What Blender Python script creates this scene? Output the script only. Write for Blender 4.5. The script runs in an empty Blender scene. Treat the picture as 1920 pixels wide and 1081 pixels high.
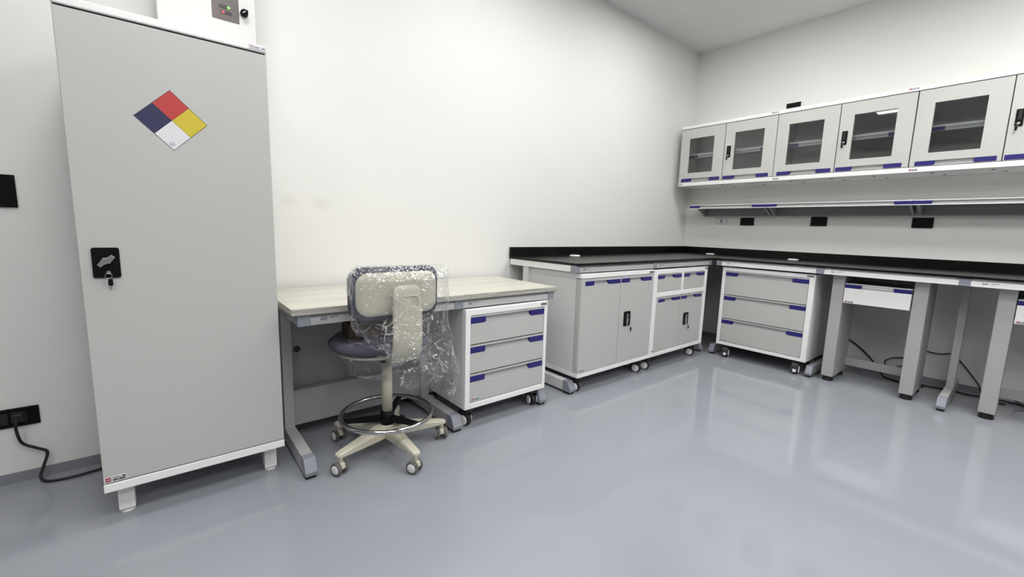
import bpy, bmesh, math, random
from mathutils import Vector, Matrix, noise
random.seed(7)
C = bpy.context.scene.collection
PI = math.pi
SC = bpy.context.scene

# ------------------------------------------------------------------ camera
cam_d = bpy.data.cameras.new('camera')
cam = bpy.data.objects.new('camera', cam_d); C.objects.link(cam)
cam_d.sensor_width = 36.0
cam_d.lens = 36.0 * 805.861 / 1920.0
cam_d.clip_start = 0.05
YAW, PIT, ROL = math.radians(39.34327), math.radians(-7.94484), math.radians(1.65924)
fwd = Vector((math.sin(YAW)*math.cos(PIT), math.cos(YAW)*math.cos(PIT), math.sin(PIT)))
rgt = Vector((math.cos(YAW), -math.sin(YAW), 0)); upv = rgt.cross(fwd)
r2 = math.cos(ROL)*rgt + math.sin(ROL)*upv
u2 = -math.sin(ROL)*rgt + math.cos(ROL)*upv
u2 = u2 if u2.z > 0 else -u2
cam.matrix_world = Matrix(((r2.x, u2.x, -fwd.x, -4.63814), (r2.y, u2.y, -fwd.y, -2.58776), (r2.z, u2.z, -fwd.z, 1.1126), (0, 0, 0, 1)))
SC.camera = cam

# ------------------------------------------------------------------ world, exposure
w = bpy.data.worlds.new('world'); SC.world = w; w.use_nodes = True
w.node_tree.nodes['Background'].inputs[0].default_value = (0.8, 0.85, 1, 1)
w.node_tree.nodes['Background'].inputs[1].default_value = 0.02
SC.view_settings.view_transform = 'Standard'
SC.view_settings.look = 'None'
SC.view_settings.gamma = 1.0
SC.view_settings.use_curve_mapping = False
SC.view_settings.exposure = 0.0
LAMP = 22.0                       # radiance of the ceiling panels' diffusers

# ------------------------------------------------------------------ materials
def nt(name):
    m = bpy.data.materials.new(name); m.use_nodes = True
    t = m.node_tree; b = t.nodes['Principled BSDF']
    return m, t, b
def mat(name, col, rough=0.45, metal=0.0, bump=0.0, bscale=300.0, var=0.0, vscale=6.0, spec=0.5, coat=0.0):
    m, t, b = nt(name)
    b.inputs['Base Color'].default_value = (*col, 1)
    b.inputs['Roughness'].default_value = rough
    b.inputs['Metallic'].default_value = metal
    b.inputs['Specular IOR Level'].default_value = spec
    b.inputs['Coat Weight'].default_value = coat
    tc = t.nodes.new('ShaderNodeTexCoord')
    if var:
        n = t.nodes.new('ShaderNodeTexNoise'); n.inputs['Scale'].default_value = vscale; n.inputs['Detail'].default_value = 4
        r = t.nodes.new('ShaderNodeMixRGB'); r.inputs[1].default_value = (*[c*(1-var) for c in col], 1); r.inputs[2].default_value = (*[min(1, c*(1+var)) for c in col], 1)
        t.links.new(tc.outputs['Object'], n.inputs['Vector']); t.links.new(n.outputs['Fac'], r.inputs[0]); t.links.new(r.outputs[0], b.inputs['Base Color'])
    if bump:
        n2 = t.nodes.new('ShaderNodeTexNoise'); n2.inputs['Scale'].default_value = bscale; n2.inputs['Detail'].default_value = 3
        bp = t.nodes.new('ShaderNodeBump'); bp.inputs['Strength'].default_value = bump; bp.inputs['Distance'].default_value = 0.002
        t.links.new(tc.outputs['Object'], n2.inputs['Vector']); t.links.new(n2.outputs['Fac'], bp.inputs['Height']); t.links.new(bp.outputs[0], b.inputs['Normal'])
    return m
M = {}
M['wall'] = mat('wall_paint', (.80, .80, .775), .55, bump=.12, bscale=180, var=.012, vscale=2.0)
M['farwall'] = mat('grey_wall_paint', (.24, .24, .24), .6, bump=.1, bscale=180)
M['ceil'] = mat('ceiling_paint', (.74, .74, .73), .7, bump=.08, bscale=120)
M['white'] = mat('white_powder_coat', (.89, .89, .88), .38, bump=.06, bscale=900)
M['grey'] = mat('grey_powder_coat', (.515, .52, .50), .42, bump=.06, bscale=900)
M['side'] = mat('side_panel_coat', (.76, .76, .75), .4, bump=.06, bscale=900)
M['boxw'] = mat('off_white_box_paint', (.74, .74, .725), .4)
M['doorg'] = mat('pale_grey_powder_coat', (.55, .555, .53), .42, bump=.06, bscale=900)
M['dkpanel'] = mat('dark_grey_panel_and_shade', (.27, .275, .275), .45)  # desk panel grey; on shelf backs it paints in the shade
M['midpanel'] = mat('mid_grey_panel_paint', (.37, .375, .375), .42)
M['silver'] = mat('silver_grey_paint', (.47, .475, .475), .36, bump=.05, bscale=900)
M['post'] = mat('post_grey_paint', (.40, .40, .395), .5, bump=.1, bscale=700)
M['lav'] = mat('lavender_grey_plastic', (.27, .28, .33), .4)
M['chan'] = mat('channel_grey_plastic', (.42, .43, .43), .35)
M['blue'] = mat('blue_plastic', (.018, .014, .16), .35)
M['black'] = mat('black_plastic', (.004, .004, .004), .45, spec=.15)
M['blackm'] = mat('matte_black_plastic', (.012, .012, .013), .6)
M['worktop'] = mat('black_epoxy_worktop', (.004, .004, .0045), .25, spec=.25, bump=.03, bscale=600, var=.1, vscale=40)
M['rubber'] = mat('black_rubber', (.012, .012, .012), .6)
M['hub'] = mat('white_hub_plastic', (.80, .80, .80), .35)
M['dkfork'] = mat('dark_fork_plastic', (.022, .022, .025), .4)
M['chrome'] = mat('chrome', (.60, .60, .60), .12, 1.0)
M['steel'] = mat('brushed_steel', (.55, .55, .55), .3, 1.0, bump=.1, bscale=800)
M['beige'] = mat('beige_plastic', (.50, .485, .395), .42, bump=.05, bscale=700)
M['cream'] = mat('cream_painted_steel', (.62, .59, .48), .35)
M['fabric'] = mat('slate_grey_fabric', (.075, .078, .108), .95, bump=.6, bscale=900, var=.15, vscale=250)
M['tire'] = mat('taupe_tyre', (.13, .12, .11), .6)
M['card'] = mat('brown_cardboard', (.11, .070, .045), .8, bump=.1, bscale=60, var=.1)  # brown darkened to take in the shade where the box lies
M['plate'] = mat('grey_white_plate', (.62, .63, .60), .4)
M['red'] = mat('red_print', (.50, .045, .045), .45)
M['redp'] = mat('dark_red_print', (.30, .012, .02), .45)
M['navy'] = mat('navy_print', (.022, .022, .085), .45)
M['yellow'] = mat('yellow_print', (.62, .50, .035), .45)
M['paper'] = mat('white_sticker', (.75, .75, .78), .4)
M['ink'] = mat('dark_ink', (.03, .03, .035), .5)
M['greyink'] = mat('grey_ink', (.22, .22, .23), .5)
M['inkred'] = mat('maroon_ink', (.25, .03, .05), .5)
M['violet'] = mat('pale_violet_ink', (.38, .27, .34), .5)
M['panelb'] = mat('brown_grey_panel', (.135, .115, .11), .35)
M['dkbrown'] = mat('dark_brown_print', (.05, .035, .035), .4)
M['skirt'] = mat('grey_epoxy_upturn', (.24, .25, .28), .3, bump=.1, bscale=60)

def emis(name, col, s):
    m, t, b = nt(name)
    b.inputs['Base Color'].default_value = (*col, 1)
    b.inputs['Emission Color'].default_value = (*col, 1)
    b.inputs['Emission Strength'].default_value = s
    return m
M['diff'] = emis('lit_diffuser', (1, .985, .96), LAMP)
M['diffb'] = emis('lit_diffuser_bright', (1, .985, .96), LAMP*1.2)
M['diffn'] = emis('lit_diffuser_dimmed', (1, .985, .96), LAMP*.72)
M['ledg'] = emis('green_led', (.25, .75, .15), .35)
M['ledr'] = mat('red_led_unlit', (.55, .10, .12), .3)

def floor_mat():
    m, t, b = nt('blue_grey_epoxy_floor')
    tc = t.nodes.new('ShaderNodeTexCoord')
    n = t.nodes.new('ShaderNodeTexNoise'); n.inputs['Scale'].default_value = 1.4; n.inputs['Detail'].default_value = 5
    r = t.nodes.new('ShaderNodeValToRGB'); r.color_ramp.elements[0].position = .3; r.color_ramp.elements[1].position = .7
    r.color_ramp.elements[0].color = (.30, .315, .353, 1); r.color_ramp.elements[1].color = (.323, .338, .376, 1)
    t.links.new(tc.outputs['Object'], n.inputs['Vector']); t.links.new(n.outputs['Fac'], r.inputs[0]); t.links.new(r.outputs[0], b.inputs['Base Color'])
    n2 = t.nodes.new('ShaderNodeTexNoise'); n2.inputs['Scale'].default_value = 3.0; n2.inputs['Detail'].default_value = 6
    mr = t.nodes.new('ShaderNodeMapRange'); mr.inputs[3].default_value = .045; mr.inputs[4].default_value = .095
    t.links.new(tc.outputs['Object'], n2.inputs['Vector']); t.links.new(n2.outputs['Fac'], mr.inputs[0]); t.links.new(mr.outputs[0], b.inputs['Roughness'])
    n3 = t.nodes.new('ShaderNodeTexNoise'); n3.inputs['Scale'].default_value = 5.0; n3.inputs['Detail'].default_value = 2
    bp = t.nodes.new('ShaderNodeBump'); bp.inputs['Strength'].default_value = .05; bp.inputs['Distance'].default_value = .004
    t.links.new(tc.outputs['Object'], n3.inputs['Vector']); t.links.new(n3.outputs['Fac'], bp.inputs['Height']); t.links.new(bp.outputs[0], b.inputs['Normal'])
    b.inputs['IOR'].default_value = 1.5
    return m
M['floor'] = floor_mat()

def wood_mat():
    m, t, b = nt('pale_ash_laminate')
    tc = t.nodes.new('ShaderNodeTexCoord'); mp = t.nodes.new('ShaderNodeMapping')
    mp.inputs['Scale'].default_value = (.4, 15, 15)
    n = t.nodes.new('ShaderNodeTexNoise'); n.inputs['Scale'].default_value = 1.6; n.inputs['Detail'].default_value = 5; n.inputs['Distortion'].default_value = .1
    r = t.nodes.new('ShaderNodeValToRGB')
    r.color_ramp.elements[0].position = .25; r.color_ramp.elements[0].color = (.47, .45, .385, 1)
    r.color_ramp.elements[1].position = .55; r.color_ramp.elements[1].color = (.60, .585, .52, 1)
    t.links.new(tc.outputs['Object'], mp.inputs[0]); t.links.new(mp.outputs[0], n.inputs['Vector']); t.links.new(n.outputs['Fac'], r.inputs[0]); t.links.new(r.outputs[0], b.inputs['Base Color'])
    b.inputs['Roughness'].default_value = .42
    return m
M['wood'] = wood_mat()
def edge_mat():
    m, t, b = nt('grey_ash_edge_band')
    tc = t.nodes.new('ShaderNodeTexCoord'); mp = t.nodes.new('ShaderNodeMapping')
    mp.inputs['Scale'].default_value = (2.5, 6, 60)
    n = t.nodes.new('ShaderNodeTexNoise'); n.inputs['Scale'].default_value = 2.5; n.inputs['Detail'].default_value = 5; n.inputs['Distortion'].default_value = 1.2
    r = t.nodes.new('ShaderNodeValToRGB')
    r.color_ramp.elements[0].position = .32; r.color_ramp.elements[0].color = (.25, .245, .21, 1)
    r.color_ramp.elements[1].position = .6; r.color_ramp.elements[1].color = (.46, .45, .40, 1)
    t.links.new(tc.outputs['Object'], mp.inputs[0]); t.links.new(mp.outputs[0], n.inputs['Vector']); t.links.new(n.outputs['Fac'], r.inputs[0]); t.links.new(r.outputs[0], b.inputs['Base Color'])
    b.inputs['Roughness'].default_value = .5
    return m
M['edge'] = edge_mat()

def glass_mat():
    m = bpy.data.materials.new('window_glass'); m.use_nodes = True; t = m.node_tree; t.nodes.clear()
    o = t.nodes.new('ShaderNodeOutputMaterial'); mx = t.nodes.new('ShaderNodeMixShader')
    tr = t.nodes.new('ShaderNodeBsdfTransparent'); tr.inputs[0].default_value = (.94, .95, .95, 1)
    gl = t.nodes.new('ShaderNodeBsdfGlossy'); gl.inputs['Roughness'].default_value = .02
    fr = t.nodes.new('ShaderNodeFresnel'); fr.inputs[0].default_value = 1.5
    t.links.new(fr.outputs[0], mx.inputs[0]); t.links.new(tr.outputs[0], mx.inputs[1]); t.links.new(gl.outputs[0], mx.inputs[2]); t.links.new(mx.outputs[0], o.inputs[0])
    return m
M['glass'] = glass_mat()

def film_mat():
    m = bpy.data.materials.new('crinkled_clear_film'); m.use_nodes = True; t = m.node_tree; t.nodes.clear()
    o = t.nodes.new('ShaderNodeOutputMaterial'); mx = t.nodes.new('ShaderNodeMixShader'); mx2 = t.nodes.new('ShaderNodeMixShader')
    tr = t.nodes.new('ShaderNodeBsdfTransparent'); tr.inputs[0].default_value = (.985, .985, .99, 1)
    gl = t.nodes.new('ShaderNodeBsdfGlossy'); gl.inputs['Roughness'].default_value = .06; gl.inputs[0].default_value = (1, 1, 1, 1)
    df = t.nodes.new('ShaderNodeBsdfTranslucent'); df.inputs[0].default_value = (.8, .8, .82, 1)
    lw = t.nodes.new('ShaderNodeLayerWeight'); lw.inputs[0].default_value = .5
    tc = t.nodes.new('ShaderNodeTexCoord')
    n = t.nodes.new('ShaderNodeTexVoronoi'); n.feature = 'F1'; n.inputs['Scale'].default_value = 34
    dn = t.nodes.new('ShaderNodeTexNoise'); dn.inputs['Scale'].default_value = 14; dn.inputs['Detail'].default_value = 3
    mxv = t.nodes.new('ShaderNodeMixRGB'); mxv.inputs[0].default_value = .12
    t.links.new(tc.outputs['Object'], dn.inputs['Vector']); t.links.new(tc.outputs['Object'], mxv.inputs[1]); t.links.new(dn.outputs['Color'], mxv.inputs[2]); t.links.new(mxv.outputs[0], n.inputs['Vector'])
    bp = t.nodes.new('ShaderNodeBump'); bp.inputs['Strength'].default_value = .55; bp.inputs['Distance'].default_value = .012
    t.links.new(n.outputs['Distance'], bp.inputs['Height'])
    t.links.new(bp.outputs[0], gl.inputs['Normal']); t.links.new(bp.outputs[0], lw.inputs['Normal'])
    pw = t.nodes.new('ShaderNodeMath'); pw.operation = 'POWER'; pw.inputs[1].default_value = 1.7
    ad = t.nodes.new('ShaderNodeMath'); ad.operation = 'MULTIPLY_ADD'; ad.inputs[1].default_value = .42; ad.inputs[2].default_value = .045
    t.links.new(lw.outputs['Facing'], pw.inputs[0]); t.links.new(pw.outputs[0], ad.inputs[0])
    mx2.inputs[0].default_value = .006
    t.links.new(tr.outputs[0], mx2.inputs[1]); t.links.new(df.outputs[0], mx2.inputs[2])
    t.links.new(ad.outputs[0], mx.inputs[0]); t.links.new(mx2.outputs[0], mx.inputs[1]); t.links.new(gl.outputs[0], mx.inputs[2])
    # white crease lines painted in, standing for glints on the crumpled film
    v2 = t.nodes.new('ShaderNodeTexVoronoi'); v2.feature = 'DISTANCE_TO_EDGE'; v2.inputs['Scale'].default_value = 15
    d2 = t.nodes.new('ShaderNodeTexNoise'); d2.inputs['Scale'].default_value = 8; d2.inputs['Detail'].default_value = 2
    m3 = t.nodes.new('ShaderNodeMixRGB'); m3.inputs[0].default_value = .12
    t.links.new(tc.outputs['Object'], d2.inputs['Vector']); t.links.new(tc.outputs['Object'], m3.inputs[1]); t.links.new(d2.outputs['Color'], m3.inputs[2]); t.links.new(m3.outputs[0], v2.inputs['Vector'])
    mr = t.nodes.new('ShaderNodeMapRange'); mr.inputs[1].default_value = .0; mr.inputs[2].default_value = .055; mr.inputs[3].default_value = .6; mr.inputs[4].default_value = 0
    t.links.new(v2.outputs['Distance'], mr.inputs[0])
    n5 = t.nodes.new('ShaderNodeTexNoise'); n5.inputs['Scale'].default_value = 13; n5.inputs['Detail'].default_value = 3
    m5 = t.nodes.new('ShaderNodeMapRange'); m5.inputs[1].default_value = .45; m5.inputs[2].default_value = .60
    t.links.new(tc.outputs['Object'], n5.inputs['Vector']); t.links.new(n5.outputs['Fac'], m5.inputs[0])
    mu = t.nodes.new('ShaderNodeMath'); mu.operation = 'MULTIPLY'
    t.links.new(mr.outputs[0], mu.inputs[0]); t.links.new(m5.outputs[0], mu.inputs[1])
    wd = t.nodes.new('ShaderNodeBsdfDiffuse'); wd.inputs[0].default_value = (.9, .9, .92, 1)
    wt = t.nodes.new('ShaderNodeBsdfTranslucent'); wt.inputs[0].default_value = (.9, .9, .92, 1)
    wm = t.nodes.new('ShaderNodeMixShader'); t.links.new(wd.outputs[0], wm.inputs[1]); t.links.new(wt.outputs[0], wm.inputs[2])
    mx4 = t.nodes.new('ShaderNodeMixShader')
    t.links.new(mu.outputs[0], mx4.inputs[0]); t.links.new(mx.outputs[0], mx4.inputs[1]); t.links.new(wm.outputs[0], mx4.inputs[2]); t.links.new(mx4.outputs[0], o.inputs[0])
    return m
M['film'] = film_mat()

def smudged_wall():
    m = M['wall'].copy(); m.name = 'wall_paint_with_smudge'; t = m.node_tree; b = t.nodes['Principled BSDF']
    src = b.inputs['Base Color'].links[0].from_socket
    tc = t.nodes.new('ShaderNodeTexCoord'); total = None
    for (px, pz, r) in ((-3.925, 1.216, .045), (-4.08, 1.222, .035)):
        mp = t.nodes.new('ShaderNodeMapping'); mp.vector_type = 'POINT'; mp.inputs['Location'].default_value = (-px/r/1.6, 0, -pz/r); mp.inputs['Scale'].default_value = (1/r/1.6, 1/r, 1/r)
        g = t.nodes.new('ShaderNodeTexGradient'); g.gradient_type = 'SPHERICAL'
        t.links.new(tc.outputs['Object'], mp.inputs[0]); t.links.new(mp.outputs[0], g.inputs[0])
        if total is None: total = g.outputs['Fac']
        else:
            a = t.nodes.new('ShaderNodeMath'); a.operation = 'ADD'; t.links.new(total, a.inputs[0]); t.links.new(g.outputs['Fac'], a.inputs[1]); total = a.outputs[0]
    sc = t.nodes.new('ShaderNodeMath'); sc.operation = 'MULTIPLY'; sc.inputs[1].default_value = .16; t.links.new(total, sc.inputs[0])
    mx = t.nodes.new('ShaderNodeMixRGB'); mx.inputs[2].default_value = (.42, .41, .37, 1)
    t.links.new(sc.outputs[0], mx.inputs[0]); t.links.new(src, mx.inputs[1]); t.links.new(mx.outputs[0], b.inputs['Base Color'])
    return m
M['wallsm'] = smudged_wall()

# ------------------------------------------------------------------ mesh helpers
class MB:
    def __init__(s): s.bm = bmesh.new(); s.mats = []
    def mi(s, m):
        if m is None: return 0
        if m not in s.mats: s.mats.append(m)
        return s.mats.index(m)
    def _add(s, tb, m):
        k = s.mi(m)
        vm = {v: s.bm.verts.new(v.co) for v in tb.verts}
        for f in tb.faces:
            try:
                nf = s.bm.faces.new([vm[v] for v in f.verts]); nf.material_index = k; nf.smooth = f.smooth
            except ValueError: pass
        tb.free(); return s
    def box(s, x0, x1, y0, y1, z0, z1, bev=0.0, m=None, seg=2):
        tb = bmesh.new(); bmesh.ops.create_cube(tb, size=1.0)
        for v in tb.verts: v.co = Vector(((x0+x1)/2 + v.co.x*(x1-x0), (y0+y1)/2 + v.co.y*(y1-y0), (z0+z1)/2 + v.co.z*(z1-z0)))
        if bev: bmesh.ops.bevel(tb, geom=tb.edges[:], offset=bev, segments=seg, affect='EDGES', profile=.5)
        return s._add(tb, m)
    def cyl(s, p0, p1, r0, r1=None, seg=24, m=None, bev=0.0):
        r1 = r0 if r1 is None else r1
        p0, p1 = Vector(p0), Vector(p1); d = p1-p0
        tb = bmesh.new(); bmesh.ops.create_cone(tb, cap_ends=True, segments=seg, radius1=r0, radius2=r1, depth=d.length)
        if bev:
            es = [e for e in tb.edges if len(e.link_faces) == 2 and any(len(f.verts) > 4 for f in e.link_faces)]
            bmesh.ops.bevel(tb, geom=es, offset=bev, segments=2, affect='EDGES', profile=.5)
        for f in tb.faces: f.smooth = len(f.verts) == 4
        q = d.to_track_quat('Z', 'Y'); c = (p0+p1)/2
        for v in tb.verts: v.co = q @ v.co + c
        return s._add(tb, m)
    def prism(s, pts, fn, a, b, m=None, bev=0.0):
        """pts: 2D outline; fn(p,q,t)->xyz; extruded from t=a to t=b"""
        tb = bmesh.new()
        A = [tb.verts.new(fn(p, q, a)) for p, q in pts]; B = [tb.verts.new(fn(p, q, b)) for p, q in pts]
        n = len(pts); tb.faces.new(A); tb.faces.new(B[::-1])
        for i in range(n): tb.faces.new((A[i], B[i], B[(i+1) % n], A[(i+1) % n]))
        bmesh.ops.recalc_face_normals(tb, faces=tb.faces[:])
        if bev: bmesh.ops.bevel(tb, geom=tb.edges[:], offset=bev, segments=2, affect='EDGES', profile=.5)
        return s._add(tb, m)
    def lathe(s, prof, c=(0, 0, 0), axis='Z', seg=32, m=None, ang=0.0):
        tb = bmesh.new(); rings = []
        for r, h in prof:
            ring = []
            for i in range(seg):
                a = 2*PI*i/seg + ang; x, y = r*math.cos(a), r*math.sin(a)
                co = {'Z': (x, y, h), 'X': (h, x, y), 'Y': (x, h, y)}[axis]
                ring.append(tb.verts.new(Vector(co)+Vector(c)))
            rings.append(ring)
        for A, B in zip(rings, rings[1:]):
            for i in range(seg):
                f = tb.faces.new((A[i], A[(i+1) % seg], B[(i+1) % seg], B[i])); f.smooth = True
        tb.faces.new(rings[0][::-1]); tb.faces.new(rings[-1])
        bmesh.ops.remove_doubles(tb, verts=tb.verts[:], dist=1e-6)
        bmesh.ops.recalc_face_normals(tb, faces=tb.faces[:])
        return s._add(tb, m)
    def tube(s, pts, r, seg=8, m=None, closed=False):
        P = [Vector(p) for p in pts]; n = len(P); tb = bmesh.new(); rings = []
        prev = None
        for i in range(n):
            if closed: t = (P[(i+1) % n]-P[i-1]).normalized()
            else: t = (P[min(i+1, n-1)]-P[max(i-1, 0)]).normalized()
            if prev is None:
                a = Vector((0, 0, 1)) if abs(t.z) < .9 else Vector((1, 0, 0)); nx = t.cross(a).normalized()
            else: nx = (prev - t*prev.dot(t)).normalized()
            prev = nx; ny = t.cross(nx)
            rings.append([tb.verts.new(P[i]+nx*r*math.cos(2*PI*k/seg)+ny*r*math.sin(2*PI*k/seg)) for k in range(seg)])
        for i in range(n if closed else n-1):
            A, B = rings[i], rings[(i+1) % n]
            for k in range(seg):
                f = tb.faces.new((A[k], A[(k+1) % seg], B[(k+1) % seg], B[k])); f.smooth = True
        if not closed: tb.faces.new(rings[0][::-1]); tb.faces.new(rings[-1])
        bmesh.ops.recalc_face_normals(tb, faces=tb.faces[:])
        return s._add(tb, m)
    def build(s, name, m=None, parent=None, loc=None, rot=None, label=None):
        me = bpy.data.meshes.new(name); s.bm.to_mesh(me); s.bm.free()
        ms = s.mats if s.mats else [m]
        if s.mats and m is not None and None in s.mats: ms = [m if q is None else q for q in s.mats]
        for q in ms: me.materials.append(M[q])
        o = bpy.data.objects.new(name, me); C.objects.link(o)
        if parent: o.parent = parent
        if loc: o.location = loc
        if rot: o.rotation_euler = rot
        if label: o['label'] = label
        return o
def spline(pts, n=8):
    P = [Vector(p) for p in pts]; out = []
    for i in range(len(P)-1):
        a, b, c, d = P[max(i-1, 0)], P[i], P[i+1], P[min(i+2, len(P)-1)]
        for k in range(n):
            t = k/n
            out.append(.5*((2*b)+(c-a)*t+(2*a-5*b+4*c-d)*t*t+(3*b-a-3*c+d)*t**3))
    out.append(P[-1]); return out
def rrect(w, h, r, n=6):
    pts = []
    for cx, cy, a0 in ((w/2-r, h/2-r, 0), (-w/2+r, h/2-r, PI/2), (-w/2+r, -h/2+r, PI), (w/2-r, -h/2+r, 1.5*PI)):
        for i in range(n+1): a = a0+PI/2*i/n; pts.append((cx+r*math.cos(a), cy+r*math.sin(a)))
    return pts
def thing(name, label, cat, loc=(0, 0, 0), rz=0.0, group=None):
    o = bpy.data.objects.new(name, None); C.objects.link(o); o.empty_display_size = .05
    o.location = loc; o.rotation_euler = (0, 0, rz); o['label'] = label; o['category'] = cat
    if group: o['group'] = group
    return o
def tag(o, label, cat, group=None):
    o['label'] = label; o['category'] = cat
    if group: o['group'] = group
    return o
def struct(name, mb, m):
    o = mb.build(name, m); o['kind'] = 'structure'; return o
def dup(o, parent, loc=None, rot=None):
    c = o.copy(); C.objects.link(c); c.parent = parent
    if loc is not None: c.location = loc
    if rot is not None: c.rotation_euler = rot
    for ch in list(o.children): dup(ch, c)
    return c
def text(body, size, name, m, parent, loc, shear=0.0, sx=1.0):
    """flat printed lettering facing local -y, baseline start at loc"""
    cu = bpy.data.curves.new(name, 'FONT'); cu.body = body; cu.size = size; cu.shear = shear; cu.extrude = .0002
    to = bpy.data.objects.new(name+'_curve', cu); C.objects.link(to)
    dg = bpy.context.evaluated_depsgraph_get(); dg.update()
    me = bpy.data.meshes.new_from_object(to.evaluated_get(dg)); bpy.data.objects.remove(to)
    for v in me.vertices: v.co = Vector((v.co.x*sx, -v.co.z, v.co.y))
    me.materials.clear(); me.materials.append(M[m])
    o = bpy.data.objects.new(name, me); C.objects.link(o); o.parent = parent; o.location = loc
    return o

# ------------------------------------------------------------------ room shell
HC = 3.032; RX0, RY0 = -8.2, -7.0
struct('floor', MB().box(RX0, 0, RY0, 0, -.08, 0), 'floor')
struct('ceiling', MB().box(RX0, 0, RY0, 0, HC, HC+.08), 'ceil')
struct('wall_back', MB().box(RX0-.1, .1, 0, .1, -.08, HC+.08), 'wallsm')
struct('wall_right', MB().box(0, .1, RY0, 0, -.08, HC+.08), 'wall')
struct('wall_left', MB().box(RX0-.1, RX0, RY0, 0, -.08, HC+.08), 'farwall')
struct('wall_front', MB().box(RX0-.1, .1, RY0-.1, RY0, -.08, HC+.08), 'farwall')
def upturn(a, b, wall):
    pr = [(0, 0), (.004, 0), (.0035, .044), (0, .044)]
    if wall == 'back': return MB().prism(pr, lambda p, q, t: (t, -p, q), a, b)
    return MB().prism(pr, lambda p, q, t: (-p, t, q), a, b)
struct('baseboard_back', upturn(RX0, 0, 'back'), 'skirt')
struct('baseboard_right', upturn(RY0, 0, 'right'), 'skirt')

# ------------------------------------------------------------------ ceiling panels (they light the room)
PANELS = [(-6.00, -2.75, 'added square ceiling light panel at the left of the room, left of the camera'), (-6.00, -4.50, 'added square ceiling light panel at the left of the room, behind the camera'), (-4.52, -1.02, 'square ceiling light panel above the tall cabinet and wooden desk'), (-2.84, -1.02, 'square ceiling light panel above the gap between wooden desk and black worktop'),  # the two leftmost panels are added, unseen, to brighten the left wall
          (-1.34, -1.02, 'square ceiling light panel above the inner corner of the black worktop'), (-4.40, -2.75, 'square ceiling light panel above the middle of the room, left one'),
          (-2.84, -2.75, 'square ceiling light panel above the middle of the room, centre one'), (-1.34, -2.75, 'square ceiling light panel in front of the grey posts'),
          (-4.40, -4.50, 'square ceiling light panel far from the back wall, left one'), (-2.84, -4.50, 'square ceiling light panel far from the back wall, centre one'),
          (-1.34, -4.50, 'square ceiling light panel far from the back wall, right one')]
first = None
for x, y, lab in PANELS:
    if first is None:
        t = thing('ceiling_light', lab, 'ceiling light', (x, y, HC), 0, 'recessed ceiling panel lights')
        f = MB()
        for a in ((-.3, .3, -.3, -.288), (-.3, .3, .288, .3), (-.3, -.288, -.288, .288), (.288, .3, -.288, .288)): f.box(*a, -.012, 0)
        f.build('frame', 'white', t)
        MB().box(-.288, .288, -.288, .288, -.008, -.001).build('diffuser', 'diff', t)
        first = t
    else:
        r = first.copy(); C.objects.link(r); r.location = (x, y, HC); r['label'] = lab
        for ch in list(first.children):
            d_ = dup(ch, r)
            if ch.name.startswith('diffuser') and (y > -2 or (x > -2 and y > -3)):
                d_.data = ch.data.copy(); d_.data.materials.clear(); d_.data.materials.append(M['diffn'] if y > -2 else M['diffb'])

# ------------------------------------------------------------------ shared cabinet parts (local frame: u right, v depth, front at v=0)
_proto = {}
def caster(root, u, v, ang):
    """swivel caster: fork with brake pedal > tyre, hub caps, pedal"""
    if 'c' not in _proto:
        f = MB()
        f.box(-.028, .028, -.03, .03, .112, .119, .002)
        f.cyl((0, 0, .095), (0, 0, .114), .02, seg=16)
        for s in (-1, 1):
            f.prism([(-.022, .100), (.024, .100), (.034, .062), (.034, .036), (.014, .030), (-.008, .036)], lambda p, q, t: (t, p, q), s*.0195-.003, s*.0195+.003, bev=.0012)
        f.box(-.021, .021, -.024, .026, .086, .102, .003)
        f.prism([(.0, .102), (.03, .100), (.051, .076), (.056, .052), (.056, .020), (.050, .020), (.050, .050), (.045, .068), (.026, .086), (.0, .088)], lambda p, q, t: (t, p, q), -.0235, .0235, bev=.0015)
        me = f.build('caster', 'dkfork')
        w = MB(); R = .0375
        w.lathe([(.012, -.013), (R-.006, -.0135), (R-.001, -.009), (R, -.003), (R, .003), (R-.001, .009), (R-.006, .0135), (.012, .013)], (0, .010, R), 'X', 28)
        w.build('wheel', 'rubber', me)
        for s in (-1, 1):
            h = MB()
            h.lathe([(.0285, s*.0225), (.0285, s*.0262), (.024, s*.028), (.014, s*.0294), (.0005, s*.030)], (0, .010, R), 'X', 24)
            h.build('hub_cap', 'hub', me, label='white round wheel hub cap')
        MB().box(-.012, .012, .0555, .0615, .022, .046, .002).build('brake_pedal', 'hub', me, label='small white brake pedal')
        _proto['c'] = me; o = me; o.parent = root; o.location = (u, v, 0); o.rotation_euler = (0, 0, ang)
        return o
    return dup(_proto['c'], root, (u, v, 0), (0, 0, ang))

def cap_shape(u0, u1, z0, z1, right):
    r = min(.008, (z1-z0)*.3)
    if right: return [(u1, z0), (u1, z1), (u0+.004, z1), (u0, z1-.003), (u0, z0+r), (u0+r*.4, z0+r*.3), (u0+r, z0)]
    return [(u0, z0), (u1-r, z0), (u1-r*.3, z0+r*.3), (u1, z0+r), (u1, z1-.003), (u1-.003, z1), (u0, z1)]

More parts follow.
